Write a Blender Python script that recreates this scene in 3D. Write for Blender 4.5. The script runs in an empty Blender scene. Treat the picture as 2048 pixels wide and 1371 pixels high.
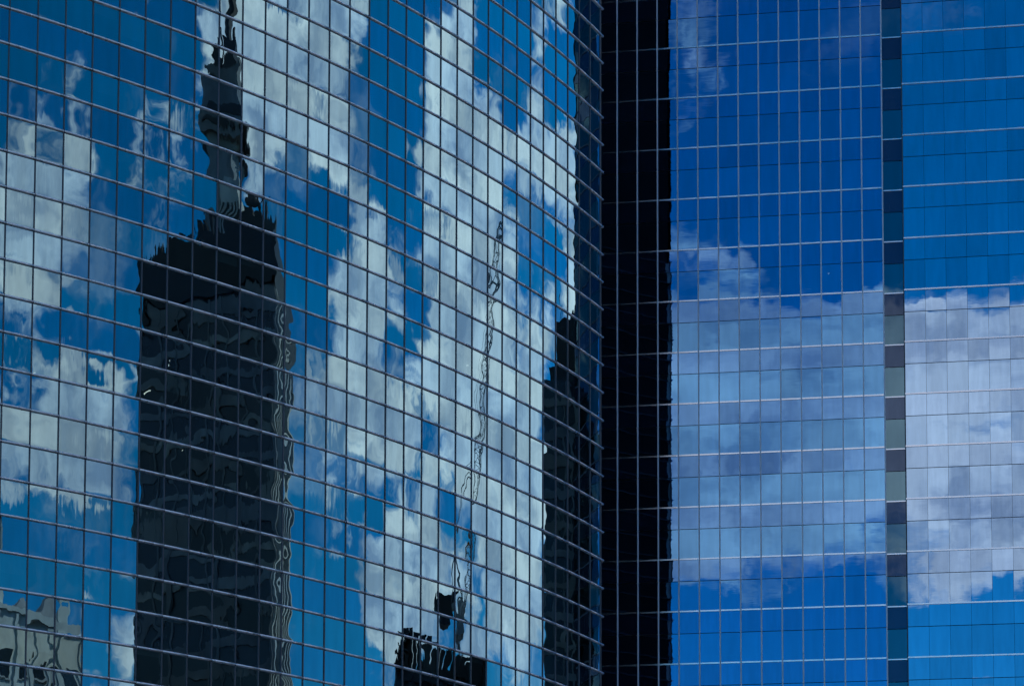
import bpy, bmesh, math, random
from mathutils import Vector, Matrix
random.seed(7)
SC = bpy.context.scene
COL = SC.collection
PI = math.pi
RAD = math.radians

# ------------------------------------------------------------------ camera
GROUND_EYE = 1.7                      # the photographer's eye above the street
cam_d = bpy.data.cameras.new('camera')
cam = bpy.data.objects.new('camera', cam_d); COL.objects.link(cam)
cam_d.sensor_width = 36.0
cam_d.lens = 82.30
cam_d.shift_y = 0.6419                # rising-front (perspective corrected) view
cam_d.clip_end = 6000.0
cam.matrix_world = (Matrix.Translation((0, 0, GROUND_EYE)) @ Matrix.Rotation(PI/2 + 0.0798, 4, 'X')
                    @ Matrix.Rotation(0.0026, 4, 'Z'))
SC.camera = cam

# ------------------------------------------------------------------ node helpers
class NT:
    """small wrapper that makes node graphs readable"""
    def __init__(s, tree): s.t = tree; s.n = tree.nodes; s.l = tree.links
    def link(s, a, b): s.l.new(a, b)
    def put(s, sock, v):
        if v is None: return
        if isinstance(v, bpy.types.NodeSocket): s.l.new(v, sock)
        else: sock.default_value = v
    def node(s, typ, **kw):
        n = s.n.new(typ)
        for k, v in kw.items(): setattr(n, k, v)
        return n
    def m(s, op, a, b=None, c=None, clamp=False):
        n = s.n.new('ShaderNodeMath'); n.operation = op; n.use_clamp = clamp
        s.put(n.inputs[0], a); s.put(n.inputs[1], b); s.put(n.inputs[2], c)
        return n.outputs[0]
    def v(s, op, a, b=None, c=None, scale=None):
        n = s.n.new('ShaderNodeVectorMath'); n.operation = op
        s.put(n.inputs[0], a); s.put(n.inputs[1], b)
        if c is not None: s.put(n.inputs[2], c)
        if scale is not None: s.put(n.inputs['Scale'], scale)
        return n.outputs['Value'] if op in ('LENGTH', 'DOT_PRODUCT', 'DISTANCE') else n.outputs['Vector']
    def xyz(s, x, y, z):
        n = s.n.new('ShaderNodeCombineXYZ')
        s.put(n.inputs[0], x); s.put(n.inputs[1], y); s.put(n.inputs[2], z); return n.outputs[0]
    def sep(s, v):
        n = s.n.new('ShaderNodeSeparateXYZ'); s.put(n.inputs[0], v); return n.outputs
    def rng(s, v, a, b, c=0.0, d=1.0, smooth=True):
        n = s.n.new('ShaderNodeMapRange')
        n.interpolation_type = 'SMOOTHSTEP' if smooth else 'LINEAR'
        s.put(n.inputs['Value'], v); s.put(n.inputs['From Min'], a); s.put(n.inputs['From Max'], b)
        s.put(n.inputs['To Min'], c); s.put(n.inputs['To Max'], d); return n.outputs['Result']
    def noise(s, vec, scale, detail=2.0, rough=0.5, dist=0.0, col=False):
        n = s.n.new('ShaderNodeTexNoise')
        s.put(n.inputs['Vector'], vec); s.put(n.inputs['Scale'], scale)
        s.put(n.inputs['Detail'], detail); s.put(n.inputs['Roughness'], rough); s.put(n.inputs['Distortion'], dist)
        return n.outputs['Color'] if col else n.outputs['Fac']
    def mixc(s, f, a, b):
        n = s.n.new('ShaderNodeMix'); n.data_type = 'RGBA'
        s.put(n.inputs['Factor'], f); s.put(n.inputs[6], a); s.put(n.inputs[7], b); return n.outputs[2]

# ------------------------------------------------------------------ sky with cumulus
SUN_AZ, SUN_EL = 78.0, 52.0           # degrees, azimuth counter-clockwise from +X
w = bpy.data.worlds.new('World'); SC.world = w; w.use_nodes = True
N = NT(w.node_tree); N.n.clear()
sky = N.node('ShaderNodeTexSky', sky_type='NISHITA')
sky.sun_disc = False
sky.sun_elevation = RAD(SUN_EL)
sky.sun_rotation = RAD(90.0 - SUN_AZ)
sky.altitude = 50; sky.air_density = 1.0; sky.dust_density = 0.25; sky.ozone_density = 4.0
tc = N.node('ShaderNodeTexCoord')
dirv = N.v('NORMALIZE', tc.outputs['Generated'])
dx, dy, dz = N.sep(dirv)
az = N.m('DEGREES', N.m('ARCTAN2', dy, dx))
el = N.m('DEGREES', N.m('ARCSINE', dz))
# cloud banks: azimuth, elevation, half width, half height (degrees), weight (+ cloud, - clear)
BANKS = [
]
#BANKS_BEGIN
BANKS = [
    (-31.0, 26.53, 3.03, 0.72, -0.21), (-30.5, 25.40, 2.60, 0.63, 0.13), (-27.0, 25.90, 1.11, 0.63, 0.11), (-23.2, 25.98, 2.29, 1.36, -0.28), (-18.8, 26.47, 3.33, 0.73, -0.28),
    (-30.4, 24.03, 4.76, 1.28, 0.18), (-30.2, 22.09, 4.98, 1.31, 0.20), (-26.8, 22.82, 2.22, 1.08, 0.14), (-23.3, 23.85, 1.60, 1.61, -0.24), (-22.7, 22.02, 2.28, 0.88, -0.27),
    (-18.0, 24.91, 1.67, 0.53, 0.11), (-17.6, 23.62, 2.15, 1.30, 0.16), (-30.6, 20.55, 4.52, 1.00, 0.18), (-26.0, 20.41, 2.67, 0.78, -0.19), (-23.2, 20.23, 2.72, 0.56, -0.24),
    (-29.1, 19.01, 4.77, 0.79, 0.14), (-24.3, 18.87, 4.04, 0.90, 0.16), (-23.0, 19.68, 1.82, 0.56, 0.11), (-29.5, 17.42, 5.18, 0.91, 0.14), (-24.2, 17.50, 3.59, 1.03, 0.18),
    (-27.2, 16.54, 5.69, 0.69, 0.13), (-27.6, 15.15, 6.98, 0.93, -0.27), (-30.1, 14.30, 3.42, 0.70, -0.24), (-23.1, 14.39, 2.70, 0.70, -0.19), (-22.1, 12.87, 1.81, 0.71, 0.16),
    (-24.8, 12.96, 1.33, 0.71, -0.24), (-9.4, 26.92, 3.10, 0.94, 0.14), (-5.1, 26.33, 4.85, 1.16, 0.20), (0.4, 26.69, 2.86, 1.36, 0.18), (-7.2, 25.47, 3.69, 1.17, 0.18),
    (0.5, 24.78, 3.43, 0.97, 0.18), (-4.0, 24.64, 3.81, 0.97, 0.14), (5.7, 26.41, 3.04, 1.89, -0.30), (5.8, 24.17, 3.03, 0.98, -0.19), (-4.4, 23.01, 3.24, 0.99, -0.27),
    (-10.3, 24.37, 2.04, 1.29, 0.11), (-2.2, 22.48, 3.31, 0.66, -0.24), (2.9, 22.29, 2.63, 0.78, 0.18), (0.6, 21.38, 3.41, 1.01, 0.20), (4.1, 21.18, 3.55, 0.90, 0.14),
    (-3.8, 21.47, 2.44, 1.78, -0.27), (7.7, 23.19, 2.48, 0.88, -0.19), (8.4, 20.97, 1.74, 0.68, -0.21), (-1.6, 19.79, 4.43, 0.91, 0.16), (3.0, 19.36, 4.66, 1.03, 0.18),
    (-3.7, 18.64, 2.16, 0.69, 0.07), (-3.6, 17.37, 3.78, 0.70, -0.11), (-3.5, 15.15, 4.31, 1.88, -0.30), (-1.3, 13.02, 4.96, 1.19, -0.30), (5.3, 20.17, 2.40, 0.45, -0.14),
    (6.6, 18.23, 4.86, 0.92, 0.18), (0.8, 17.97, 3.40, 0.58, 0.07), (2.0, 16.58, 3.44, 0.70, -0.14), (10.7, 26.64, 2.27, 0.95, 0.18), (14.0, 26.75, 2.37, 0.94, 0.14),
    (18.9, 26.55, 3.28, 0.95, -0.28), (15.4, 24.95, 5.54, 1.18, 0.20), (11.4, 24.19, 2.61, 0.98, 0.14), (19.7, 24.20, 2.94, 0.87, 0.11), (25.5, 26.34, 1.62, 0.95, 0.22),
    (24.3, 24.96, 2.77, 0.97, 0.20), (28.4, 25.49, 1.36, 0.64, -0.19), (26.7, 24.09, 2.48, 0.65, 0.14), (30.5, 24.52, 1.24, 0.97, 0.16), (29.2, 26.02, 1.90, 0.74, -0.19),
    (21.2, 25.28, 1.88, 0.64, -0.24), (14.8, 23.10, 6.16, 1.10, 0.22), (19.8, 21.67, 5.14, 1.34, 0.22), (25.5, 22.89, 2.01, 0.66, -0.21), (31.0, 22.55, 1.96, 1.44, 0.22),
    (24.3, 21.67, 2.37, 1.01, -0.10), (11.5, 21.65, 3.25, 1.01, 0.16), (12.9, 20.31, 4.63, 1.13, 0.20), (20.5, 19.63, 5.93, 1.60, 0.22), (25.9, 20.32, 2.83, 1.36, 0.18),
    (16.3, 18.02, 7.65, 1.39, 0.22), (10.3, 19.16, 3.83, 0.80, 0.14), (23.6, 17.79, 3.88, 1.62, 0.22), (23.6, 15.92, 3.48, 1.29, 0.18), (17.0, 16.04, 4.88, 1.18, 0.20),
    (7.9, 15.90, 4.31, 0.82, 0.20), (10.4, 14.61, 6.36, 1.07, 0.20), (4.3, 15.42, 2.35, 0.71, 0.11), (16.4, 14.38, 6.22, 1.07, 0.20), (23.7, 14.03, 3.47, 1.07, 0.18),
    (6.8, 13.65, 3.63, 0.72, 0.11), (13.1, 13.19, 5.92, 0.60, 0.14), (24.4, 12.72, 3.12, 0.48, -0.10), (20.7, 13.07, 3.67, 0.72, 0.14), (2.1, 12.44, 2.28, 0.36, 0.11),
    (-14.0, 26.86, 1.98, 0.83, 0.04), (-13.5, 19.92, 7.89, 2.93, -0.10), (30.5, 27.07, 1.78, 0.73, 0.09), (-101.8, 27.02, 0.63, 0.93, 0.10), (-101.7, 25.75, 0.69, 1.16, 0.15),
    (-100.8, 25.93, 0.69, 0.53, 0.08), (-99.1, 25.97, 1.37, 1.87, -0.34), (-97.6, 26.20, 1.11, 2.06, -0.34), (-95.1, 25.72, 1.82, 2.66, -0.34), (-95.1, 23.06, 1.81, 1.50, -0.34),
    (-101.3, 23.80, 1.25, 0.86, -0.30), (-101.4, 21.94, 0.87, 0.44, 0.05), (-100.4, 21.80, 0.37, 0.44, 0.10), (-98.7, 22.83, 1.73, 1.30, -0.34), (-98.7, 18.81, 10.68, 2.03, 0.36),
    (-99.2, 16.41, 9.54, 1.96, 0.30), (-98.7, 20.90, 10.71, 0.45, 0.10), (-95.8, 19.12, 1.45, 1.34, 0.10), (-99.7, 12.89, 4.01, 1.07, -0.36), (-93.6, 14.08, 1.30, 0.70, -0.30),
    (-94.9, 12.97, 1.90, 1.05, -0.34), (-97.9, 21.48, 3.66, 0.44, -0.10), (-95.1, 20.99, 1.45, 0.44, -0.22), (-96.1, 20.80, 0.36, 0.13, 0.30), (-94.3, 17.91, 1.55, 1.91, 0.34),
]
#BANKS_END
ae = N.xyz(az, el, 0.0)
bias = 0.0
for a0, e0, ra, re, wt in BANKS:       # soft elliptical banks that thicken or thin the cloud field
    p = N.v('LENGTH', N.v('MULTIPLY_ADD', ae, (1/ra, 1/re, 0), (-a0/ra, -e0/re, 0)))
    bias = N.m('MULTIPLY_ADD', N.m('SUBTRACT', 1.4, p, clamp=True), wt, bias)
flat = N.v('MULTIPLY', dirv, (1.0, 1.0, 1.9))
warp = N.v('SCALE', N.v('SUBTRACT', N.noise(flat, 16.0, 3.0, 0.55, col=True), (0.5, 0.5, 0.5)), scale=0.05)
flatw = N.v('ADD', flat, warp)
fb = N.noise(flatw, 10.0, 9.0, 0.6)
dens = N.m('MULTIPLY_ADD', N.m('SUBTRACT', fb, 0.5), 1.6, 0.5)
if BANKS:
    bias = N.m('MINIMUM', N.m('MAXIMUM', bias, -0.34), 0.47)
    dens = N.m('ADD', dens, bias)
alpha = N.rng(dens, 0.48, 0.71)
wisp = N.m('MULTIPLY', N.rng(N.noise(flatw, 6.0, 8.0, 0.65), 0.52, 0.75), 0.30)
alpha = N.m('MAXIMUM', alpha, wisp)
lump = N.noise(flatw, 15.0, 6.0, 0.55)
thick = N.rng(dens, 0.62, 0.95)
lump = N.m('MULTIPLY_ADD', N.m('SUBTRACT', N.noise(flatw, 48.0, 4.0, 0.6), 0.5), 0.13, lump)
shade = N.m('ADD', N.rng(lump, 0.30, 0.66), N.m('MULTIPLY', thick, -0.16), clamp=True)
sunv = Vector((math.cos(RAD(SUN_EL))*math.cos(RAD(SUN_AZ)), math.cos(RAD(SUN_EL))*math.sin(RAD(SUN_AZ)), math.sin(RAD(SUN_EL))))
near = N.rng(N.v('DOT_PRODUCT', dirv, tuple(sunv)), -0.3, 0.9, 0.95, 1.30, smooth=False)
cl = N.mixc(shade, (3.4, 4.3, 5.7, 1), (9.0, 9.5, 9.9, 1))
cl = N.v('SCALE', cl, scale=near)
skyc = sky.outputs[0]
gam = N.node('ShaderNodeHueSaturation')
gam.inputs['Saturation'].default_value = 1.15
N.put(gam.inputs['Color'], N.v('MULTIPLY', skyc, (0.45, 0.95, 1.08)))
mixed = N.mixc(alpha, gam.outputs['Color'], cl)
bg = N.node('ShaderNodeBackground'); bg.inputs['Strength'].default_value = 0.1
N.link(mixed, bg.inputs['Color'])
out = N.node('ShaderNodeOutputWorld'); N.link(bg.outputs[0], out.inputs['Surface'])

sun_d = bpy.data.lights.new('sun', 'SUN'); sun_d.energy = 3.5; sun_d.angle = RAD(0.53); sun_d.color = (1, 0.95, 0.88)
sun = bpy.data.objects.new('sun', sun_d); COL.objects.link(sun)
sun.rotation_euler = Vector(sunv).to_track_quat('Z', 'Y').to_euler()
sun.location = (0, 60, 300)

SC.view_settings.view_transform = 'Standard'
SC.view_settings.look = 'None'
SC.view_settings.exposure = 0.0
SC.view_settings.gamma = 1.0
SC.view_settings.use_curve_mapping = False
SC.render.engine = 'CYCLES'
SC.cycles.max_bounces = 7
SC.cycles.glossy_bounces = 4
SC.cycles.diffuse_bounces = 2
SC.cycles.adaptive_threshold = 0.03
w.cycles.sampling_method = 'NONE'
SC.cycles.transparent_max_bounces = 8
SC.cycles.sample_clamp_indirect = 6.0
SC.cycles.use_denoising = True

# ------------------------------------------------------------------ materials
def new_mat(name):
    m = bpy.data.materials.new(name); m.use_nodes = True
    t = NT(m.node_tree); t.n.clear()
    o = t.node('ShaderNodeOutputMaterial')
    return m, t, o

def plain(name, col, rough=0.6, metal=0.0, var=0.0, scale=1.5, spec=0.5):
    m, t, o = new_mat(name)
    b = t.node('ShaderNodeBsdfPrincipled')
    b.inputs['Roughness'].default_value = rough
    b.inputs['Metallic'].default_value = metal
    b.inputs['Specular IOR Level'].default_value = spec
    if var:
        tcn = t.node('ShaderNodeTexCoord')
        f = t.noise(tcn.outputs['Object'], scale, 5.0, 0.6)
        lo = tuple(c*(1-var) for c in col) + (1,); hi = tuple(min(1, c*(1+var)) for c in col) + (1,)
        t.link(t.mixc(t.rng(f, 0.3, 0.7), lo, hi), b.inputs['Base Color'])
        t.put(b.inputs['Roughness'], t.rng(f, 0.2, 0.8, rough*0.8, min(1, rough*1.2)))
    else:
        b.inputs['Base Color'].default_value = tuple(col) + (1,)
    t.link(b.outputs[0], o.inputs['Surface'])
    return m

def emit(name, col, strength):
    m, t, o = new_mat(name)
    e = t.node('ShaderNodeEmission'); e.inputs[0].default_value = tuple(col)+(1,); e.inputs[1].default_value = strength
    t.link(e.outputs[0], o.inputs['Surface']); return m

def glass(name, tint, r0, r1, under, see_through, bow=0.0, bow_var=0.0, tilt=0.0, wav=0.0, edge=0.0,
          streak=0.0, ripple=0.0, bulge=0.0, var=0.11):
    """mirror-coated facade glass. Slopes (radians) bend every pane a little: bow = drawn round the curve,
    wav = roller waves, edge = pull of the frame, streak / ripple = fine waves along / across the sheet."""
    m, t, o = new_mat(name)
    geo = t.node('ShaderNodeNewGeometry')
    nrm = geo.outputs['Normal']
    oi = t.node('ShaderNodeObjectInfo')
    at = t.node('ShaderNodeAttribute'); at.attribute_name = 'seed'
    seed = t.m('ADD', oi.outputs['Random'], at.outputs['Fac'])
    uvn = t.node('ShaderNodeUVMap'); uvn.uv_map = 'pane'
    u, v, _ = t.sep(t.v('SUBTRACT', uvn.outputs[0], (0.5, 0.5, 0)))
    w1 = t.node('ShaderNodeTexWhiteNoise', noise_dimensions='1D'); t.put(w1.inputs['W'], t.m('MULTIPLY', seed, 917.0))
    w2 = t.node('ShaderNodeTexWhiteNoise', noise_dimensions='1D'); t.put(w2.inputs['W'], t.m('MULTIPLY', seed, 413.7))
    ra, rb, rc = t.sep(t.v('SUBTRACT', w1.outputs['Color'], (0.5, 0.5, 0.5)))
    rd, re_, rf = t.sep(t.v('SUBTRACT', w2.outputs['Color'], (0.5, 0.5, 0.5)))
    off = t.xyz(t.m('MULTIPLY', seed, 61.3), t.m('MULTIPLY', seed, 37.9), t.m('MULTIPLY', seed, 83.1))
    pos = t.v('ADD', geo.outputs['Position'], off)
    # bow of the sheet
    sx = t.m('MULTIPLY', u, t.m('MULTIPLY_ADD', ra, 2*bow_var, bow))
    sy = t.m('MULTIPLY', v, t.m('MULTIPLY', rb, 2*bow_var*0.9))
    if bulge:                            # sheet drawn in or out between its rails
        sx = t.m('MULTIPLY_ADD', t.m('MULTIPLY_ADD', t.m('MULTIPLY', v, v), -4.0, 0.66), t.m('MULTIPLY', rf, 2*bulge), sx)
        sy = t.m('MULTIPLY_ADD', t.m('MULTIPLY_ADD', t.m('MULTIPLY', u, u), -4.0, 0.66), t.m('MULTIPLY', re_, 1.2*bulge), sy)
    # whole-pane tilt
    sx = t.m('MULTIPLY_ADD', rc, 2*tilt, sx); sy = t.m('MULTIPLY_ADD', rd, 2*tilt, sy)
    # frame pull near the edges (odd power keeps the sign)
    if edge:
        u2 = t.m('MULTIPLY', u, 2.0); v2 = t.m('MULTIPLY', v, 2.0)
        sx = t.m('MULTIPLY_ADD', t.m('POWER', t.m('ABSOLUTE', u2), 5.0), t.m('MULTIPLY', t.m('SIGN', u2), t.m('MULTIPLY', re_, 2*edge)), sx)
        sy = t.m('MULTIPLY_ADD', t.m('POWER', t.m('ABSOLUTE', v2), 5.0), t.m('MULTIPLY', t.m('SIGN', v2), t.m('MULTIPLY', rf, 2*edge)), sy)
    if wav:
        amp = t.m('MULTIPLY_ADD', ra, 1.2, 1.0)
        nx, ny, nz = t.sep(t.v('SUBTRACT', t.noise(pos, 1.15, 1.5, 0.45, col=True), (0.5, 0.5, 0.5)))
        sx = t.m('MULTIPLY_ADD', nx, t.m('MULTIPLY', amp, 2*wav), sx); sy = t.m('MULTIPLY_ADD', ny, t.m('MULTIPLY', amp, 2*wav), sy)
    if streak:
        ps = t.v('MULTIPLY', pos, (9.0, 9.0, 0.9))
        nx, ny, nz = t.sep(t.v('SUBTRACT', t.noise(ps, 1.0, 2.0, 0.5, col=True), (0.5, 0.5, 0.5)))
        sa = t.m('MAXIMUM', t.m('MULTIPLY_ADD', rd, 2.4, 0.6), 0.05)
        sy = t.m('MULTIPLY_ADD', ny, t.m('MULTIPLY', sa, 2*streak), sy)
    if ripple:
        ps = t.v('MULTIPLY', pos, (0.8, 0.8, 9.0))
        nx, ny, nz = t.sep(t.v('SUBTRACT', t.noise(ps, 1.0, 2.0, 0.5, col=True), (0.5, 0.5, 0.5)))
        sx = t.m('MULTIPLY_ADD', nx, 2*ripple, sx); sy = t.m('MULTIPLY_ADD', ny, 1.2*ripple, sy)
    tan = t.v('CROSS_PRODUCT', (0, 0, 1), nrm)
    nn = t.v('NORMALIZE', t.v('ADD', nrm, t.v('ADD', t.v('SCALE', tan, scale=sx), t.v('SCALE', (0, 0, 1), scale=sy))))
    # reflectance rises towards grazing view
    lw = t.node('ShaderNodeLayerWeight'); lw.inputs['Blend'].default_value = 0.5
    fac = t.m('MULTIPLY_ADD', t.m('POWER', lw.outputs['Facing'], 1.6), r1 - r0, r0)
    fac = t.m('MULTIPLY', fac, t.m('MULTIPLY_ADD', rb, 2*var, 1.0), clamp=True)
    # thin film of dust and run-off marks
    film = t.noise(t.v('MULTIPLY', pos, (2.6, 2.6, 0.35)), 1.0, 4.0, 0.6)
    fac = t.m('MULTIPLY', fac, t.rng(film, 0.25, 0.75, 0.90, 1.04))
    gl = t.node('ShaderNodeBsdfGlossy'); gl.inputs['Roughness'].default_value = 0.0
    gl.inputs['Color'].default_value = tuple(tint) + (1,)
    t.link(nn, gl.inputs['Normal'])
    if see_through:
        un = t.node('ShaderNodeBsdfTransparent')
    else:
        un = t.node('ShaderNodeBsdfDiffuse')
    un.inputs['Color'].default_value = tuple(under) + (1,)
    mx = t.node('ShaderNodeMixShader'); t.link(fac, mx.inputs[0])
    t.link(un.outputs[0], mx.inputs[1]); t.link(gl.outputs[0], mx.inputs[2])
    t.link(mx.outputs[0], o.inputs['Surface'])
    return m

M = {}
TURN = 0.0154                          # turn of the curved facade from pane to pane
M['c_vision'] = glass('curved tower window glass', (0.57, 0.82, 0.91), 0.49, 1.0, (0.26, 0.36, 0.41), True,
                      bow=TURN*0.75, bow_var=TURN*0.75, tilt=0.0016, wav=0.0058, edge=0.0090, streak=0.0042, bulge=0.0050)
M['c_span'] = glass('curved tower spandrel glass', (0.47, 0.75, 0.94), 0.47, 1.0, (0.006, 0.011, 0.018), False,
                    bow=TURN*0.75, bow_var=TURN*0.55, tilt=0.0013, wav=0.0046, edge=0.0050, streak=0.0014, bulge=0.0028)
M['f_vision'] = glass('flat tower window glass', (0.23, 0.55, 1.0), 0.60, 1.0, (0.12, 0.20, 0.24), True,
                      bow_var=0.0030, tilt=0.0018, wav=0.0021, edge=0.0024, ripple=0.0018)
M['f_span'] = glass('flat tower spandrel glass', (0.26, 0.53, 1.0), 0.58, 1.0, (0.003, 0.006, 0.018), False,
                    bow_var=0.0030, tilt=0.0018, wav=0.0021, edge=0.0024, ripple=0.0020)
M['w_vision'] = glass('wing window glass', (0.49, 0.69, 1.0), 0.73, 1.0, (0.12, 0.20, 0.24), True,
                      bow_var=0.0030, tilt=0.0020, wav=0.0021, edge=0.0024, ripple=0.0011)
M['w_span'] = glass('wing spandrel glass', (0.50, 0.69, 1.0), 0.72, 1.0, (0.003, 0.006, 0.018), False,
                    bow_var=0.0030, tilt=0.0020, wav=0.0021, edge=0.0024, ripple=0.0011)
M['s_vision'] = glass('recess window glass', (0.38, 0.66, 0.88), 0.30, 0.8, (0.13, 0.23, 0.28), True,
                      bow_var=0.0020, tilt=0.0010, wav=0.0016)
M['s_span'] = glass('recess spandrel glass', (0.36, 0.50, 0.85), 0.15, 0.7, (0.026, 0.030, 0.052), False,
                    bow_var=0.0020, tilt=0.0010, wav=0.0016)
M['e_vision'] = glass('end bay window glass', (0.42, 0.66, 0.74), 0.10, 0.45, (0.14, 0.22, 0.23), True,
                      bow_var=0.0020, tilt=0.0012, wav=0.0018)
M['e_span'] = glass('end bay spandrel glass', (0.40, 0.55, 0.80), 0.07, 0.40, (0.010, 0.013, 0.024), False,
                    bow_var=0.0020, tilt=0.0012, wav=0.0018)
M['rail'] = plain('anodised rail', (0.92, 0.82, 0.92), 0.30, 0.70, 0.08, 0.7)
M['rail_flat'] = plain('brushed rail', (0.86, 0.83, 0.92), 0.16, 1.0, 0.05, 0.7)
M['mullion_dark'] = plain('dark mullion', (0.09, 0.09, 0.12), 0.45, 0.3)
M['mullion_light'] = plain('light mullion', (0.56, 0.58, 0.74), 0.40, 0.25, 0.06, 0.8)
M['sleeve'] = plain('dark sleeve', (0.03, 0.025, 0.03), 0.6)
M['ceiling'] = plain('ceiling and slab', (0.42, 0.42, 0.40), 0.9)
M['core'] = plain('office core wall', (0.10, 0.11, 0.11), 0.9, 0, 0.3, 0.25)
M['blind'] = plain('roller blind fabric', (0.45, 0.46, 0.44), 0.9, 0, 0.06, 1.0)
M['lamp'] = emit('ceiling lamp', (1.0, 0.95, 0.82), 1.6)
M['rear'] = plain('rear cladding', (0.006, 0.006, 0.009), 0.6, 0, 0.2, 0.3, spec=0.08)
M['roof'] = plain('roof gravel', (0.22, 0.22, 0.21), 0.95, 0, 0.2, 0.4)
M['asphalt'] = plain('asphalt', (0.05, 0.05, 0.052), 0.9, 0, 0.25, 0.3)

# ------------------------------------------------------------------ object helpers
def link(o, parent=None):
    COL.objects.link(o)
    if parent is not None: o.parent = parent
    return o
def empty(name, loc, label, cat, group=None, rz=0.0):
    o = bpy.data.objects.new(name, None); o.location = loc; o.rotation_euler = (0, 0, rz); o.empty_display_size = 1
    o['label'] = label; o['category'] = cat
    if group: o['group'] = group
    return link(o)
class MB:
    """collects boxes, prisms and bars of one part"""
    def __init__(s): s.v = []; s.f = []; s.uv = []; s.seed = []
    def quad(s, pts, uv=None, seed=0.0):
        b = len(s.v); s.v += [tuple(p) for p in pts]; s.f.append(tuple(range(b, b+len(pts))))
        s.uv.append(uv or [(0.5, 0.5)]*len(pts)); s.seed.append(seed)
    def hexa(s, c):                    # eight corners: bottom 4 counter-clockwise, top 4 above them
        b = len(s.v); s.v += [tuple(p) for p in c]
        for f in ((3, 2, 1, 0), (4, 5, 6, 7), (0, 1, 5, 4), (1, 2, 6, 5), (2, 3, 7, 6), (3, 0, 4, 7)):
            s.f.append(tuple(b+i for i in f)); s.uv.append([(0.5, 0.5)]*4); s.seed.append(0.0)
    def box(s, x0, x1, y0, y1, z0, z1):
        s.hexa([(x0, y0, z0), (x1, y0, z0), (x1, y1, z0), (x0, y1, z0), (x0, y0, z1), (x1, y0, z1), (x1, y1, z1), (x0, y1, z1)])
    def prism(s, poly, z0, z1):
        n = len(poly); b = len(s.v)
        s.v += [(p[0], p[1], z0) for p in poly] + [(p[0], p[1], z1) for p in poly]
        s.f.append(tuple(b+i for i in reversed(range(n)))); s.f.append(tuple(b+n+i for i in range(n)))
        for i in range(n): j = (i+1) % n; s.f.append((b+i, b+j, b+n+j, b+n+i))
        for k in range(n+2): s.uv.append(None); s.seed.append(0.0)
    def bar(s, p, q, r, sides=4):
        p = Vector(p); q = Vector(q); d = (q-p).normalized()
        a = d.cross(Vector((0, 0, 1)) if abs(d.z) < 0.9 else Vector((1, 0, 0))).normalized(); c = d.cross(a)
        b = len(s.v)
        for e in (p, q):
            for i in range(sides):
                t = 2*PI*(i+0.5)/sides; s.v.append(tuple(e + a*math.cos(t)*r + c*math.sin(t)*r))
        s.f.append(tuple(b+i for i in range(sides))); s.f.append(tuple(b+sides+i for i in reversed(range(sides))))
        for i in range(sides): j = (i+1) % sides; s.f.append((b+i, b+sides+i, b+sides+j, b+j))
        for k in range(sides+2): s.uv.append(None); s.seed.append(0.0)
    def mesh(s, name, mat, smooth=False):
        me = bpy.data.meshes.new(name); me.from_pydata(s.v, [], s.f)
        uvl = me.uv_layers.new(name='pane'); k = 0
        for p, uv in zip(me.polygons, s.uv):
            for i in range(p.loop_total):
                uvl.data[p.loop_start+i].uv = uv[i] if uv else (0.5, 0.5)
        if any(s.seed):
            at = me.attributes.new('seed', 'FLOAT', 'FACE'); at.data.foreach_set('value', s.seed)
        if smooth:
            for p in me.polygons: p.use_smooth = True
        for mm in (mat if isinstance(mat, (list, tuple)) else [mat]): me.materials.append(mm)
        me.validate(); me.update()
        return me
    def build(s, name, mat, parent=None, kind=None, smooth=False):
        o = bpy.data.objects.new(name, s.mesh(name, mat, smooth)); link(o, parent)
        if kind: o['kind'] = kind
        return o

def pane_mesh(name, wd, ht, dep, mat):
    """one sheet of glass, origin at its lower left front corner, front towards -Y"""
    mb = MB(); x1, z1 = wd, ht
    c = [(0, 0, 0), (x1, 0, 0), (x1, dep, 0), (0, dep, 0), (0, 0, z1), (x1, 0, z1), (x1, dep, z1), (0, dep, z1)]
    mb.quad([c[0], c[1], c[5], c[4]], [(0, 0), (1, 0), (1, 1), (0, 1)])
    for f in ((3, 2, 1, 0), (4, 5, 6, 7), (1, 2, 6, 5), (3, 0, 4, 7)): mb.quad([c[i] for i in f])
    return mb.mesh(name, mat)

# ------------------------------------------------------------------ projection used only to rank panes by size in view
F_PX, PITCH = 4682.2, 0.0798
def shown(P, wd, ht, n):
    """rough visible size of a pane in the picture, 0 if outside the frame"""
    x, y, z = P[0], P[1], P[2] - GROUND_EYE
    fw = y*math.cos(PITCH) + z*math.sin(PITCH); up = -y*math.sin(PITCH) + z*math.cos(PITCH)
    px = 1024 + F_PX*x/fw; py = 2000 - F_PX*up/fw
    if not (-45 < px < 2085 and -70 < py < 1440): return 0.0
    vd = Vector((x, y, z)).normalized()
    return wd*ht*max(0.02, -vd.dot(Vector(n)))*(F_PX/fw)**2

# ------------------------------------------------------------------ ground
g = MB(); g.box(-3000, 3000, -3000, 3000, -1.0, 0.0)
go = g.build('ground', M['asphalt']); go['kind'] = 'structure'

# ------------------------------------------------------------------ the curved tower
HD, PW, PH = 0.6169, 1.4853, 1.7999
P0 = Vector((-24.690, 110.261)); Z0 = 57.387 + GROUND_EYE
C0, C1 = -5, 31                        # columns built pane by pane
R0, R1 = -14, 22                       # rows built pane by pane (row 0 starts at Z0 and goes down)
arc = {0: P0.copy()}
for c in range(0, C1): a = HD + TURN*c; arc[c+1] = arc[c] + PW*Vector((math.cos(a), math.sin(a)))
for c in range(-1, -31, -1): a = HD + TURN*c; arc[c] = arc[c+1] - PW*Vector((math.cos(a), math.sin(a)))
def off(c, d):                         # point of the arc moved outwards by d
    a = HD + TURN*(c-0.5); return arc[c] + Vector((math.sin(a), -math.cos(a)))*d

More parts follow.
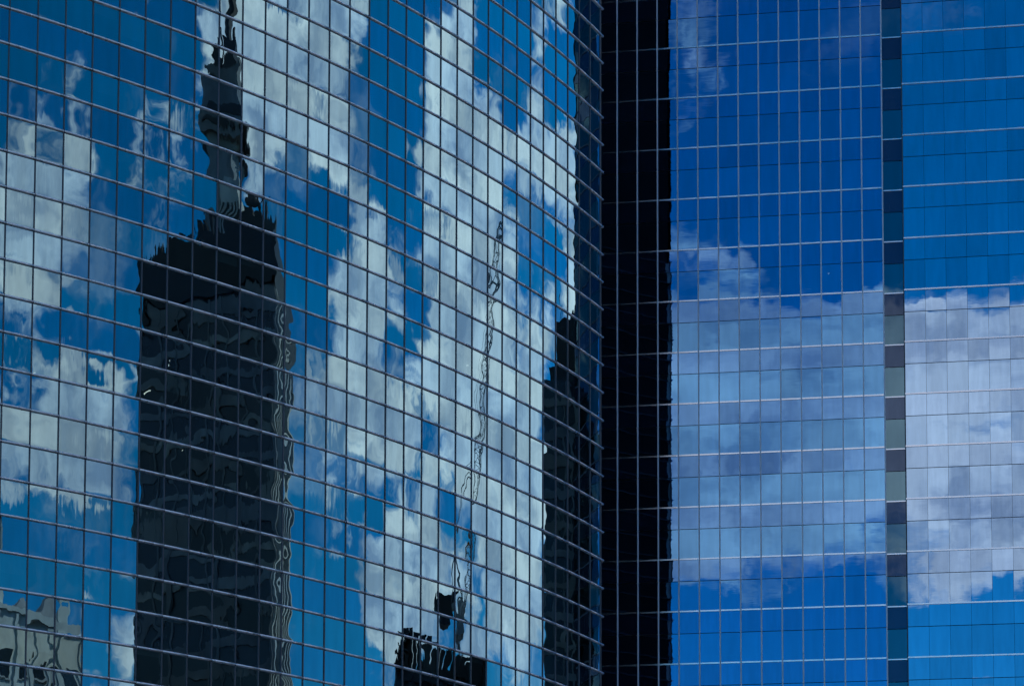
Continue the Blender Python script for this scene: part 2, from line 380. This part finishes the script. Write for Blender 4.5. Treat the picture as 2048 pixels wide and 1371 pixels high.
curved = empty('curved_office_tower', (arc[0].x, arc[0].y, 0.0),
               'curved blue mirror glass office tower with half round horizontal rails on the left', 'office tower')
BASE = Vector((arc[0].x, arc[0].y, 0.0))
def shift(mb):                         # world coordinates -> the tower's own
    mb.v = [(x-BASE.x, y-BASE.y, z-BASE.z) for x, y, z in mb.v]; return mb

GAP = 0.022
pm = {1: pane_mesh('window_pane', PW-2*GAP, PH-2*GAP, 0.03, M['c_vision']),
      0: pane_mesh('spandrel_panel', PW-2*GAP, PH-2*GAP, 0.03, M['c_span'])}
cells = {0: [], 1: []}
for c in range(C0, C1):
    a = HD + TURN*c; n = (math.sin(a), -math.cos(a), 0)
    for r in range(R0, R1):
        z = Z0 - (r+1)*PH
        mid = arc[c]*0.5 + arc[c+1]*0.5
        s = shown((mid.x, mid.y, z+PH/2), PW, PH, n)
        # what the tower's own corner hides or the frame cuts is ranked last
        cells[r % 2].append((s, c, r))
rnd = random.Random(3)
for kind, nm in ((1, 'window_pane'), (0, 'spandrel_panel')):
    L = sorted(cells[kind], reverse=True)
    rest = MB()
    for i, (s, c, r) in enumerate(L):
        a = HD + TURN*c; e = Vector((math.cos(a), math.sin(a), 0)); z = Z0 - (r+1)*PH
        if s > 0 and i < 300:
            o = bpy.data.objects.new(nm, pm[kind]); link(o, curved)
            p = arc[c].to_3d() + e*GAP; p.z = z + GAP
            o.location = p - BASE
            o.rotation_euler = (rnd.gauss(0, 0.0007), 0, a + rnd.gauss(0, 0.0007))
        else:
            p = arc[c].to_3d() + e*GAP; p.z = z + GAP; q = p + e*(PW-2*GAP); up = Vector((0, 0, PH-2*GAP))
            rest.quad([p, q, q+up, p+up], [(0, 0), (1, 0), (1, 1), (0, 1)], rnd.random())
    ro = shift(rest).build(nm + '_field', M['c_vision' if kind else 'c_span'], curved, 'stuff')

# upper and lower storeys and the far bend, outside the picture: plain bands of the same glass
rest = MB()
for c in range(-30, C1):
    n_out = c < C0
    zs = [(0.0, Z0 - R1*PH), (Z0 - R0*PH, 128.0)] if not n_out else [(0.0, 128.0)]
    for za, zb in zs:
        rest.quad([(arc[c].x, arc[c].y, za), (arc[c+1].x, arc[c+1].y, za), (arc[c+1].x, arc[c+1].y, zb), (arc[c].x, arc[c].y, zb)],
                  [(0, 0), (1, 0), (1, 1), (0, 1)], rnd.random())
shift(rest).build('outer_glass', M['c_span'], curved, 'stuff')

# horizontal half-round rails: one per row, in lengths with a dark joint at every mullion
def rail_row(z, rad=0.074, out=0.080):
    mb = MB(); sl = MB()
    for c in range(C0, C1):
        a = HD + TURN*c; n = Vector((math.sin(a), -math.cos(a), 0)); e = Vector((math.cos(a), math.sin(a), 0))
        p = arc[c].to_3d() + e*0.012; q = arc[c+1].to_3d() - e*0.012
        if c == C1-1: q = q + e*0.34                      # runs on past the corner
        p.z = q.z = z
        prof = [(-0.02, -rad)] + [(out*math.sin(t)*1.25, -rad*math.cos(t)) for t in [PI*(k+0.5)/8 for k in range(8)]] + [(-0.02, rad)]
        b = len(mb.v)
        for E_ in (p, q):
            for d, h in prof: mb.v.append(tuple(E_ + n*d + Vector((0, 0, h))))
        k = len(prof)
        for i in range(k-1): mb.f.append((b+i, b+k+i, b+k+i+1, b+i+1)); mb.uv.append(None); mb.seed.append(0)
        mb.f.append(tuple(b+i for i in range(k))); mb.f.append(tuple(b+k+i for i in reversed(range(k))))
        mb.uv += [None, None]; mb.seed += [0, 0]
        j = arc[c].to_3d(); j.z = z
        x0 = j - e*0.03 - n*0.01; x1 = j + e*0.03 - n*0.01; y0 = x1 + n*0.075; y1 = x0 + n*0.075
        sl.hexa([Vector(v)-Vector((0, 0, rad*0.85)) for v in (x0, y1, y0, x1)][::-1] + [Vector(v)+Vector((0, 0, rad*0.85)) for v in (x0, y1, y0, x1)][::-1])
    return mb, sl
for r in range(R0, R1+1):
    mb, sl = rail_row(Z0 - r*PH)
    o = shift(mb).build('rail', M['rail'], curved, smooth=False)
    for p in o.data.polygons: p.use_smooth = p.loop_total == 4
    shift(sl).build('rail_joint', M['sleeve'], o, 'stuff')
for c in range(C0, C1+1):
    a = HD + TURN*(c-0.5); n = Vector((math.sin(a), -math.cos(a), 0)); e = Vector((math.cos(a), math.sin(a), 0))
    mb = MB(); j = arc[c].to_3d(); hw = 0.029 if c < C1 else 0.06
    q = [j - e*hw - n*0.06, j + e*hw - n*0.06, j + e*hw + n*0.045, j - e*hw + n*0.045]
    q = [q[3], q[2], q[1], q[0]]
    zb, zt = Z0 - R1*PH, Z0 - R0*PH
    mb.hexa([(v.x, v.y, zb) for v in q] + [(v.x, v.y, zt) for v in q])
    shift(mb).build('mullion', M['mullion_dark'], curved)

# floors behind the spandrels, core wall, rear wall, roof
inner = {c: off(c, -7.0) for c in range(-30, C1+1)}
for r in range(R0, R1, 2):
    mb = MB()
    poly = [off(c, -0.06) for c in range(C0, C1+1)] + [inner[c] for c in range(C1, C0-1, -1)]
    mb.prism(poly, Z0 - (r+1)*PH + 0.03, Z0 - r*PH - 0.03)
    shift(mb).build('floor_slab', M['ceiling'], curved)
corner = arc[C1]
back = [corner + Vector((-0.25, 0.10)), Vector((-4.0, 155.0)), Vector((-46.0, 146.0)), Vector((-70.0, 110.0)), arc[-30]]
mb = MB()
mb.prism([inner[c] for c in range(-30, C1+1)] + [Vector((-4.5, 153.0)), Vector((-46.0, 145.0)), Vector((-69.0, 110.0))], 0.0, 127.0)
shift(mb).build('core_wall', M['core'], curved)
mb = MB()
for p, q in zip(back[:-1], back[1:]):
    mb.quad([(p.x, p.y, 0), (q.x, q.y, 0), (q.x, q.y, 128), (p.x, p.y, 128)])
shift(mb).build('rear_wall', M['rear'], curved)
p, q = back[0], back[1]; d = (q-p).normalized(); nn_ = Vector((d.y, -d.x))
for r in range(R0, R1):
    z = Z0 - r*PH; a_ = p + nn_*0.07; b_ = q + nn_*0.07
    mb = MB()
    mb.hexa([(a_.x, a_.y, z-.05), (p.x, p.y, z-.05), (q.x, q.y, z-.05), (b_.x, b_.y, z-.05), (a_.x, a_.y, z+.05), (p.x, p.y, z+.05), (q.x, q.y, z+.05), (b_.x, b_.y, z+.05)])
    shift(mb).build('rear_rail', M['sleeve'], curved)
mb = MB(); mb.prism([arc[c] for c in range(-30, C1+1)] + back[1:-1], 128.0, 129.0)
shift(mb).build('roof', M['roof'], curved)

# roller blinds and ceiling lamps seen through the window panes
bl = MB(); bl.box(0, 1, 0, 0.02, -1, 0); blind_me = bl.mesh('roller_blind', M['blind'])
lm = MB(); lm.box(-0.5, 0.5, -0.08, 0.08, -0.05, 0); lamp_me = lm.mesh('ceiling_lamp', M['lamp'])
rb_ = random.Random(11)
for s, c, r in sorted(cells[1], reverse=True):
    if s <= 0: continue
    a = HD + TURN*c; n = Vector((math.sin(a), -math.cos(a), 0)); e = Vector((math.cos(a), math.sin(a), 0))
    top = Z0 - r*PH - 0.06
    if rb_.random() < 0.20:
        o = bpy.data.objects.new('roller_blind', blind_me); link(o, curved)
        p = arc[c].to_3d() + e*0.08 - n*0.16; p.z = top
        o.location = p - BASE; o.rotation_euler = (0, 0, a)
        o.scale = (PW-0.16, 1, rb_.choice([0.25, 0.3, 0.5, 0.9, 1.2, 1.66]))
    elif rb_.random() < 0.02:
        o = bpy.data.objects.new('ceiling_lamp', lamp_me); link(o, curved)
        p = arc[c].to_3d() + e*rb_.uniform(0.3, 1.2) - n*rb_.uniform(0.8, 4.5); p.z = top + 0.0
        o.location = p - BASE; o.rotation_euler = (0, 0, a + rb_.choice([0, PI/2])); o.scale = (rb_.uniform(0.06, 0.14), 0.6, 1)

# ------------------------------------------------------------------ the flat tower
RH = -0.1425
RO = Vector((7.933, 174.494)); RW = 1.5490; RZ = 87.463 + GROUND_EYE; FH = 4.0066; SPH = 0.425*FH
E2 = Vector((math.cos(RH), math.sin(RH), 0)); N2 = Vector((math.sin(RH), -math.cos(RH), 0))
I0, I1 = -3, 26                        # columns; 13 is the recess, 14 and up the smooth wing
F0, F1 = -6, 16                        # floors built pane by pane
flat_t = empty('flat_office_tower', (RO.x, RO.y, 0.0),
               'flat fronted blue mirror glass office tower with a dark recessed strip on the right', 'office tower')
BASE = Vector((RO.x, RO.y, 0.0))
REC = 0.60
def rp(i, d=0.0, z=0.0):
    p = RO.to_3d() + E2*(RW*i) + N2*d; p.z = z; return p
pmf = {}
for key, nm in (('f', 'main'), ('w', 'wing'), ('s', 'recess'), ('e', 'end_bay')):
    wd = RW - (0.05 if key == 'f' else 0.018)
    pmf[key, 1] = pane_mesh('window_pane_' + nm, wd, FH-SPH-0.05, 0.03, M[key + '_vision'])
    pmf[key, 0] = pane_mesh('spandrel_panel_' + nm, wd, SPH-0.05, 0.03, M[key + '_span'])
fields = {}
shown_n = {0: 0, 1: 0}
allc = []
for i in range(I0, I1):
    key = 'f' if i < 13 else ('s' if i == 13 else ('w' if i < 21 else 'e'))   # duller glass returns beyond the picture's edge
    for f in range(F0, F1):
        for k in (0, 1):
            z = RZ - f*FH - SPH + 0.025 if k == 0 else RZ - (f+1)*FH + 0.025
            p = rp(i+0.5, -REC if i == 13 else 0, z+1)
            s = shown(p, RW, SPH if k == 0 else FH-SPH, N2)
            if i < -1 or (i == -1 and False): s = 0.0
            allc.append((s, i, f, k, key, z))
allc.sort(reverse=True)
for s, i, f, k, key, z in allc:
    gap = 0.025 if i < 13 else 0.009
    p = rp(i, -REC if i == 13 else 0.0, z) + E2*gap
    if s > 0 and shown_n[k] < 300:
        shown_n[k] += 1
        o = bpy.data.objects.new('window_pane' if k else 'spandrel_panel', pmf[key, k]); link(o, flat_t)
        o.location = p - BASE
        o.rotation_euler = (rnd.gauss(0, 0.0003), 0, RH + rnd.gauss(0, 0.0003))
    else:
        mb = fields.setdefault((key, k), MB())
        q = p + E2*(RW-2*gap); up = Vector((0, 0, (FH-SPH if k else SPH)-0.05))
        mb.quad([p, q, q+up, p+up], [(0, 0), (1, 0), (1, 1), (0, 1)], rnd.random())
for (key, k), mb in fields.items():
    shift(mb).build(('window_pane' if k else 'spandrel_panel') + '_field', M[key + ('_vision' if k else '_span')], flat_t, 'stuff')
mb = MB()
for za, zb in ((0.0, RZ - F1*FH), (RZ - F0*FH, 150.0)):
    p, q = rp(I0, 0), rp(I1, 0)
    mb.quad([(p.x, p.y, za), (q.x, q.y, za), (q.x, q.y, zb), (p.x, p.y, zb)])
shift(mb).build('outer_glass', M['f_span'], flat_t, 'stuff')

def strip_box(i0, i1, d0, d1, z0, z1, e0=0.0, e1=0.0):
    a0 = rp(i0, d0) + E2*e0; a1 = rp(i1, d0) + E2*e1; b1 = rp(i1, d1) + E2*e1; b0 = rp(i0, d1) + E2*e0
    mb = MB(); mb.hexa([(v.x, v.y, z0) for v in (b0, b1, a1, a0)] + [(v.x, v.y, z1) for v in (b0, b1, a1, a0)])
    return shift(mb)
zb, zt = RZ - F1*FH, RZ - F0*FH
for f in range(F0, F1+1):
    z = RZ - f*FH
    strip_box(I0, 13, -0.03, 0.05, z-0.055, z+0.055, 0, 0.03).build('rail', M['rail_flat'], flat_t)
    strip_box(13, 14, -REC-0.03, -REC+0.05, z-0.045, z+0.045, 0.02, -0.02).build('recess_rail', M['rail_flat'], flat_t)
    strip_box(14, 21, -0.03, 0.06, z-0.055, z+0.055, -0.03, 0.0).build('rail', M['rail_flat'], flat_t)
    strip_box(21, I1, -0.03, 0.06, z-0.055, z+0.055, 0.0, 0.0).build('rail', M['mullion_dark'], flat_t)
for i in range(I0, 14):
    strip_box(i, i, -0.05, 0.10, zb, zt, -0.05, 0.05).build('mullion', M['mullion_light'], flat_t)
strip_box(14, 14, -REC-0.02, -0.002, zb, zt, -0.05, 0.0).build('recess_jamb', M['mullion_dark'], flat_t)
strip_box(13, 13, -REC-0.02, -0.06, zb, zt, 0.0, 0.05).build('recess_jamb', M['mullion_dark'], flat_t)
for f in range(F0, F1):
    z = RZ - f*FH
    strip_box(I0, I1, -8.0, -REC-0.08, z-SPH+0.04, z-0.04).build('floor_slab', M['ceiling'], flat_t)
strip_box(I0, I1, -45.0, -8.0, 0.0, 150.0).build('core_wall', M['core'], flat_t)
strip_box(I1, I1, -45.0, -0.04, 0.0, 150.0, 0.02, 0.30).build('end_wall', M['rear'], flat_t)
strip_box(I0, I0, -45.0, -0.04, 0.0, 150.0, -0.30, -0.02).build('end_wall', M['rear'], flat_t)
strip_box(I0, I1, -45.0, 0.0, 150.0, 151.0).build('roof', M['roof'], flat_t)
for i in range(I0, 24):
    for f in range(F0, F1):
        if rb_.random() < 0.004 and i != 13:
            o = bpy.data.objects.new('ceiling_lamp', lamp_me); link(o, flat_t)
            o.location = rp(i + rb_.uniform(.2, .8), -rb_.uniform(1.0, 4.0), RZ - f*FH - SPH + 0.03) - BASE
            o.rotation_euler = (0, 0, RH); o.scale = (rb_.uniform(.08, .2), 0.6, 1)
#CITY
# ------------------------------------------------------------------ the city behind the camera, seen in the mirror glass
M['t_glass'] = plain('dark tower glass', (0.012, 0.017, 0.022), 0.22, 0, 0.4, 0.08)
M['t_band'] = plain('dark concrete band', (0.125, 0.13, 0.135), 0.8, 0, 0.35, 0.12)
M['t_black'] = plain('black louvre', (0.006, 0.006, 0.007), 0.6)
M['concrete'] = plain('pale concrete', (0.42, 0.41, 0.38), 0.85, 0, 0.2, 0.3)
M['grey'] = plain('grey concrete', (0.20, 0.205, 0.20), 0.85, 0, 0.25, 0.3)
M['stone'] = plain('buff stone', (0.54, 0.55, 0.50), 0.9, 0, 0.18, 0.25)
M['win'] = plain('window glass', (0.02, 0.03, 0.035), 0.12)
M['steel'] = plain('crane steel', (0.22, 0.23, 0.23), 0.5, 0.0)
M['orange'] = plain('orange paint', (0.45, 0.14, 0.02), 0.6)
M['white_st'] = plain('white painted steel', (0.6, 0.6, 0.6), 0.5)
M['t_lamp'] = emit('office light', (1.0, 0.93, 0.78), 1.4)

def part(mb, name, mat, parent, kind=None): return mb.build(name, M[mat], parent, kind)
def bx(*a): mb = MB(); mb.box(*a); return mb
def lattice(mb, p, q, w0, w1, seg, rc, rb):
    """square lattice boom from p to q, width w0 -> w1"""
    p = Vector(p); q = Vector(q); d = (q-p).normalized()
    a = d.cross(Vector((0, 0, 1)) if abs(d.z) < 0.95 else Vector((1, 0, 0))).normalized(); c = d.cross(a)
    ring = []
    for k in range(seg+1):
        t = k/seg; w = (w0 + (w1-w0)*t)/2; o = p.lerp(q, t)
        ring.append([o + a*w + c*w, o - a*w + c*w, o - a*w - c*w, o + a*w - c*w])
    for k in range(seg):
        for i in range(4):
            j = (i+1) % 4
            mb.bar(ring[k][i], ring[k+1][i], rc); mb.bar(ring[k][i], ring[k+1][j] if k % 2 else ring[k+1][j], rb)
            mb.bar(ring[k][i], ring[k][j], rb)

# --- dark tower with a spire
tw = empty('spired_tower', (129.5, 80.5, 0), 'dark office tower with black crown and slender spire mirrored at left', 'office tower', rz=RAD(2))
part(bx(0, 40, -22.2, 21.2, 0, 105.2), 'body', 't_glass', tw)
rt = random.Random(5)
for k in range(29):
    z = 3.0 + k*3.55
    hh = 1.1 if k % 7 else 2.3
    part(bx(-0.25, 40.2, -22.5, 21.5, z, z+hh), 'floor_band', 't_band' if rt.random() < 0.6 else 'grey', tw)
for k in range(7):
    x = 1.0 + k*6.2
    part(bx(x, x+1.6, 21.3, 22.2, 0, 105.0), 'pier', 'concrete', tw)
for k in range(9):
    y = -21.4 + k*5.3
    part(bx(-0.5, 0.2, y, y+0.5, 0, 105.0), 'fin', 't_band', tw)
for k in range(9):
    y = rt.uniform(-20, 18); z = 3.0 + 3.55*rt.randint(4, 27) + 3.1
    part(bx(-0.06, 0.05, y, y + rt.choice([0.2, 0.3, 0.5]), z, z+0.12), 'office_light', 't_lamp', tw)
part(bx(-0.8, 40.5, -23.0, 21.8, 105.2, 110.8), 'crown', 't_black', tw)
part(bx(-0.4, 38, -18.5, 21.4, 110.8, 113.2), 'crown', 't_black', tw)
for k in range(15):
    y = -18 + k*2.6
    part(bx(0, 6, y, y + rt.uniform(0.8, 2.2), 113.2, 113.7 + rt.uniform(0, 1.3)), 'parapet_unit', 't_black', tw)
part(bx(1, 30, -21.0, -18.5, 110.8, 112.2), 'plant_room', 't_black', tw)
for y, h in ((-22.4, 113.9), (-21.5, 113.2), (-20.6, 114.3), (-12.2, 113.8), (-8.0, 115.6), (10.5, 116.5)):
    mb = MB(); mb.bar((4, y, 109.0), (4, y, h), 0.16, 6); part(mb, 'antenna', 't_black', tw)
for y0, y1, h in ((-8.5, -6.0, 114.6), (8.6, 12.0, 114.8), (14.5, 16.0, 115.4), (18.0, 20.5, 114.1)):
    part(bx(2, 12, y0, y1, 113.2, h), 'plant_room', 't_black', tw)
sp = part(bx(6, 14, -3.2, 5.6, 113.2, 127.6), 'spire_shaft', 'grey', tw)
part(bx(5.2, 14, 2.7, 7.4, 113.2, 121.5), 'spire_buttress', 'concrete', tw)
for k in range(5): part(bx(5.1, 5.6, 3.1 + k*0.85, 3.5 + k*0.85, 113.5, 118.5), 'louvre', 't_black', sp)
part(bx(4.5, 15.5, -4.4, 7.6, 127.0, 135.6), 'spire_block', 't_band', tw)
part(bx(4.2, 15.8, -3.0, 8.8, 128.4, 130.0), 'spire_gallery', 't_black', tw)
part(bx(6, 13, -2.6, 1.2, 135.6, 138.4), 'spire_cap', 't_black', tw)
part(bx(6, 13, 1.8, 6.4, 135.6, 139.4), 'spire_cap', 't_black', tw)
for y, z0, z1, r in ((0.4, 136, 141.5, 0.4), (3.4, 137, 152, 1.1), (5.2, 137, 142.0, 0.4)):
    mb = MB(); mb.bar((9, y, z0), (9, y, z1), r, 8); part(mb, 'antenna', 't_black', tw)
mb = MB(); mb.bar((3, 13.5, 113), (3, 13.5, 116.6), 0.25, 6)
for k in range(5): mb.bar((3, 11.5 + k*1.7, 113.2), (3, 12.2 + k*1.7, 117.8 - 0.6*abs(k-2)), 0.10)
mb.bar((3, 11.5, 117.0), (3, 18.5, 117.6), 0.10); part(mb, 'dish_frame', 't_black', tw)
mb = MB(); b0 = 0; ring = []
for k in range(5):
    rr = 1.5*k/4; zz = 0.22*rr*rr*0.5
    for i in range(12):
        t = 2*PI*i/12; ring.append((2.0 + zz - 0.6, 12.6 + rr*math.cos(t), 116.6 + rr*0.8*math.sin(t)))
for k in range(4):
    for i in range(12):
        j = (i+1) % 12; mb.quad([ring[k*12+i], ring[k*12+j], ring[(k+1)*12+j], ring[(k+1)*12+i]])
part(mb, 'dish', 't_black', tw)

# --- building under construction with a luffing crane
cb = empty('unfinished_building', (138.0, 158.5, 0), 'dark unfinished concrete building with ragged top below the mirrored crane', 'building', rz=RAD(12))
part(bx(1.2, 30, -16.0, 17.5, 0, 63.5), 'core', 't_glass', cb)
for k in range(18):
    z = 3.0 + k*3.55
    part(bx(0, 31, -17.2 if k < 16 else -13, 18.6, z, z+0.5), 'floor_slab', 't_band', cb)
for k in range(8):
    y = -16.5 + k*4.9
    part(bx(0.2, 0.8, y, y+0.6, 0, 63.4), 'column', 't_band', cb)
for k in range(14):
    y = -13.5 + k*2.3; h = 67.6 + 0.35*math.sin(k*2.1) - 0.24*k
    part(bx(-0.5, -0.1, y, y+2.1, 62.0, h), 'screen_panel', 't_black', cb)
for k in range(4):
    part(bx(-3.0, 4, -16.5 + k*0.6, -11.5 + k*0.3, 63.6 + k*0.8, 64.0 + k*0.8), 'platform', 't_black', cb)
for k in range(5):
    mb = MB(); y = -8 + k*4.1; mb.bar((1, y, 63), (1, y + rt.uniform(-.2, .2), 65.6 + rt.uniform(0, 0.8)), 0.06); part(mb, 'rebar', 't_black', cb)
cr = empty('tower_crane', (152.0, 171.0, 65.0), 'thin luffing tower crane with raised lattice jib mirrored right of centre', 'crane')
mb = MB(); lattice(mb, (0, 0, -6), (0, 0, 6.5), 2.2, 2.2, 6, 0.18, 0.10); part(mb, 'mast', 'steel', cr)
part(bx(-1.8, 1.8, -1.8, 1.8, 6.5, 8.4), 'slewing_ring', 'steel', cr)
part(bx(-1.3, 1.3, -9.0, 1.8, 8.4, 9.4), 'machinery_deck', 'steel', cr)
part(bx(-1.5, 1.5, -9.4, -5.0, 6.4, 10.8), 'counterweight', 't_black', cr)
part(bx(-1.1, 1.1, -4.6, -1.6, 9.4, 11.6), 'winch_house', 't_black', cr)
part(bx(1.4, 2.8, 0.4, 2.4, 8.6, 11.0), 'cab', 'white_st', cr)
mb = MB()
for s in (-1, 1): mb.bar((s, 0.5, 9.4), (0, -2.4, 17.5), 0.2); mb.bar((s, -5, 9.4), (0, -2.4, 17.5), 0.14)
part(mb, 'a_frame', 'steel', cr)
J0, J1 = Vector((0, 1.6, 9.4)), Vector((-2.0, 17.0, 62.0))
mb = MB(); lattice(mb, J0, J0.lerp(J1, 0.1), 0.6, 2.0, 3, 0.11, 0.06); lattice(mb, J0.lerp(J1, 0.1), J0.lerp(J1, 0.92), 2.0, 1.8, 24, 0.11, 0.06)
lattice(mb, J0.lerp(J1, 0.92), J1, 1.8, 0.6, 3, 0.11, 0.06); part(mb, 'jib', 'steel', cr)
mb = MB(); mb.bar((0, -2.4, 17.5), J1, 0.07); mb.bar((0.4, -2.4, 17.3), J0.lerp(J1, 0.8), 0.07); part(mb, 'pendant_line', 'steel', cr)
mb = MB(); mb.bar(J1, J1 + Vector((0, 0.6, -9)), 0.06); part(mb, 'hoist_rope', 'steel', cr)
mb = MB(); mb.bar(J1 + Vector((0, 0.6, -9)), J1 + Vector((0, 0.6, -11.2)), 0.5, 8); part(mb, 'hook_block', 'steel', cr)
mb = MB(); mb.bar(J0.lerp(J1, .12) + Vector((0, -1.4, 0)), J0.lerp(J1, .26) + Vector((0, -1.5, 0)), 0.22); part(mb, 'boom_guard', 'orange', cr)

# --- dark block beyond the flat tower
db = empty('dark_office_block', (109.0, 192.2, 0), 'black stepped office block mirrored beside the corner of the curved tower', 'office block', rz=RAD(30))
part(bx(0, 30, 0, 45, 0, 92.5), 'body', 't_glass', db)
part(bx(3, 28, 2.3, 44, 92.5, 95.5), 'setback', 't_black', db)
part(bx(4, 26, 4.6, 42, 95.5, 101.0), 'setback', 't_black', db)
for k in range(26): part(bx(-0.2, 30, -0.2, 45, 2 + k*3.5, 2.9 + k*3.5), 'floor_band', 't_band', db)
for k in range(12): part(bx(-0.35, 0.1, k*3.7, k*3.7 + 0.5, 0, 92.4), 'fin', 't_band', db)
for y, h in ((6.0, 104.4), (6.9, 103.2), (9.4, 102.6)):
    mb = MB(); mb.bar((6, y, 100), (6, y, h), 0.14, 6); part(mb, 'antenna', 't_black', db)
part(bx(4.5, 8, 11, 14, 101, 102.6), 'plant_room', 't_black', db)

# --- stone buildings low on the left
def stone(name, loc, rz, wd, dp, ht, cols, z_from, label, pitch=3.4):
    r = empty(name, loc, label, 'building', rz=RAD(rz))
    part(bx(0, dp, -wd, 0, 0, ht), 'wall', 'stone', r)
    part(bx(-0.5, dp+0.4, -wd-0.4, 0.4, ht, ht+0.8), 'cornice', 'stone', r)
    n = int((ht - z_from)/pitch)
    cw = wd/cols
    wm = bx(-0.05, 0.4, 0, cw*0.52, 0, pitch*0.58).mesh('window', M['win'])
    sm = bx(-0.25, 0.3, -0.15, cw*0.52+0.15, -0.22, -0.02).mesh('sill', M['concrete'])
    for k in range(n):
        for c in range(cols):
            o = bpy.data.objects.new('window', wm); link(o, r); o.location = (0, -wd + cw*(c+0.24), z_from + k*pitch)
            q = bpy.data.objects.new('sill', sm); link(q, o)
    for c in range(cols+1):
        part(bx(-0.35, 0.2, -wd + cw*c - 0.25, -wd + cw*c + 0.25, 0, ht-0.1), 'pilaster', 'stone', r)
    return r
s1 = stone('stone_building', (95.6, 56.0, 0), -52, 32, 20, 59.4, 8, 26.0, 'buff stone building with rows of dark windows mirrored at bottom left')
mb = MB(); mb.prism([(1, -29), (9, -29), (9, -19), (1, -19)], 60.2, 62.8); part(mb, 'roof_pavilion', 'stone', s1)
for y0 in (-16.5, -9.0):
    mb = MB(); b = [(1, y0, 60.2), (8, y0, 60.2), (8, y0+6, 60.2), (1, y0+6, 60.2)]; t_ = [(4, y0+2.5, 63.0), (5, y0+2.5, 63.0), (5, y0+3.5, 63.0), (4, y0+3.5, 63.0)]
    mb.hexa(b + t_); part(mb, 'roof_gable', 'grey', s1)
part(bx(3, 7, -2.6, -0.8, 60.2, 62.2), 'chimney', 'stone', s1)
s2 = stone('slender_stone_tower', (109.6, 24.6, 0), -36, 16, 14, 78.0, 5, 40.0, 'slender pale building mirrored at the left edge of the curved tower')
part(bx(3, 11, -12, -4, 78.8, 82.5), 'plant_room', 'grey', s2)
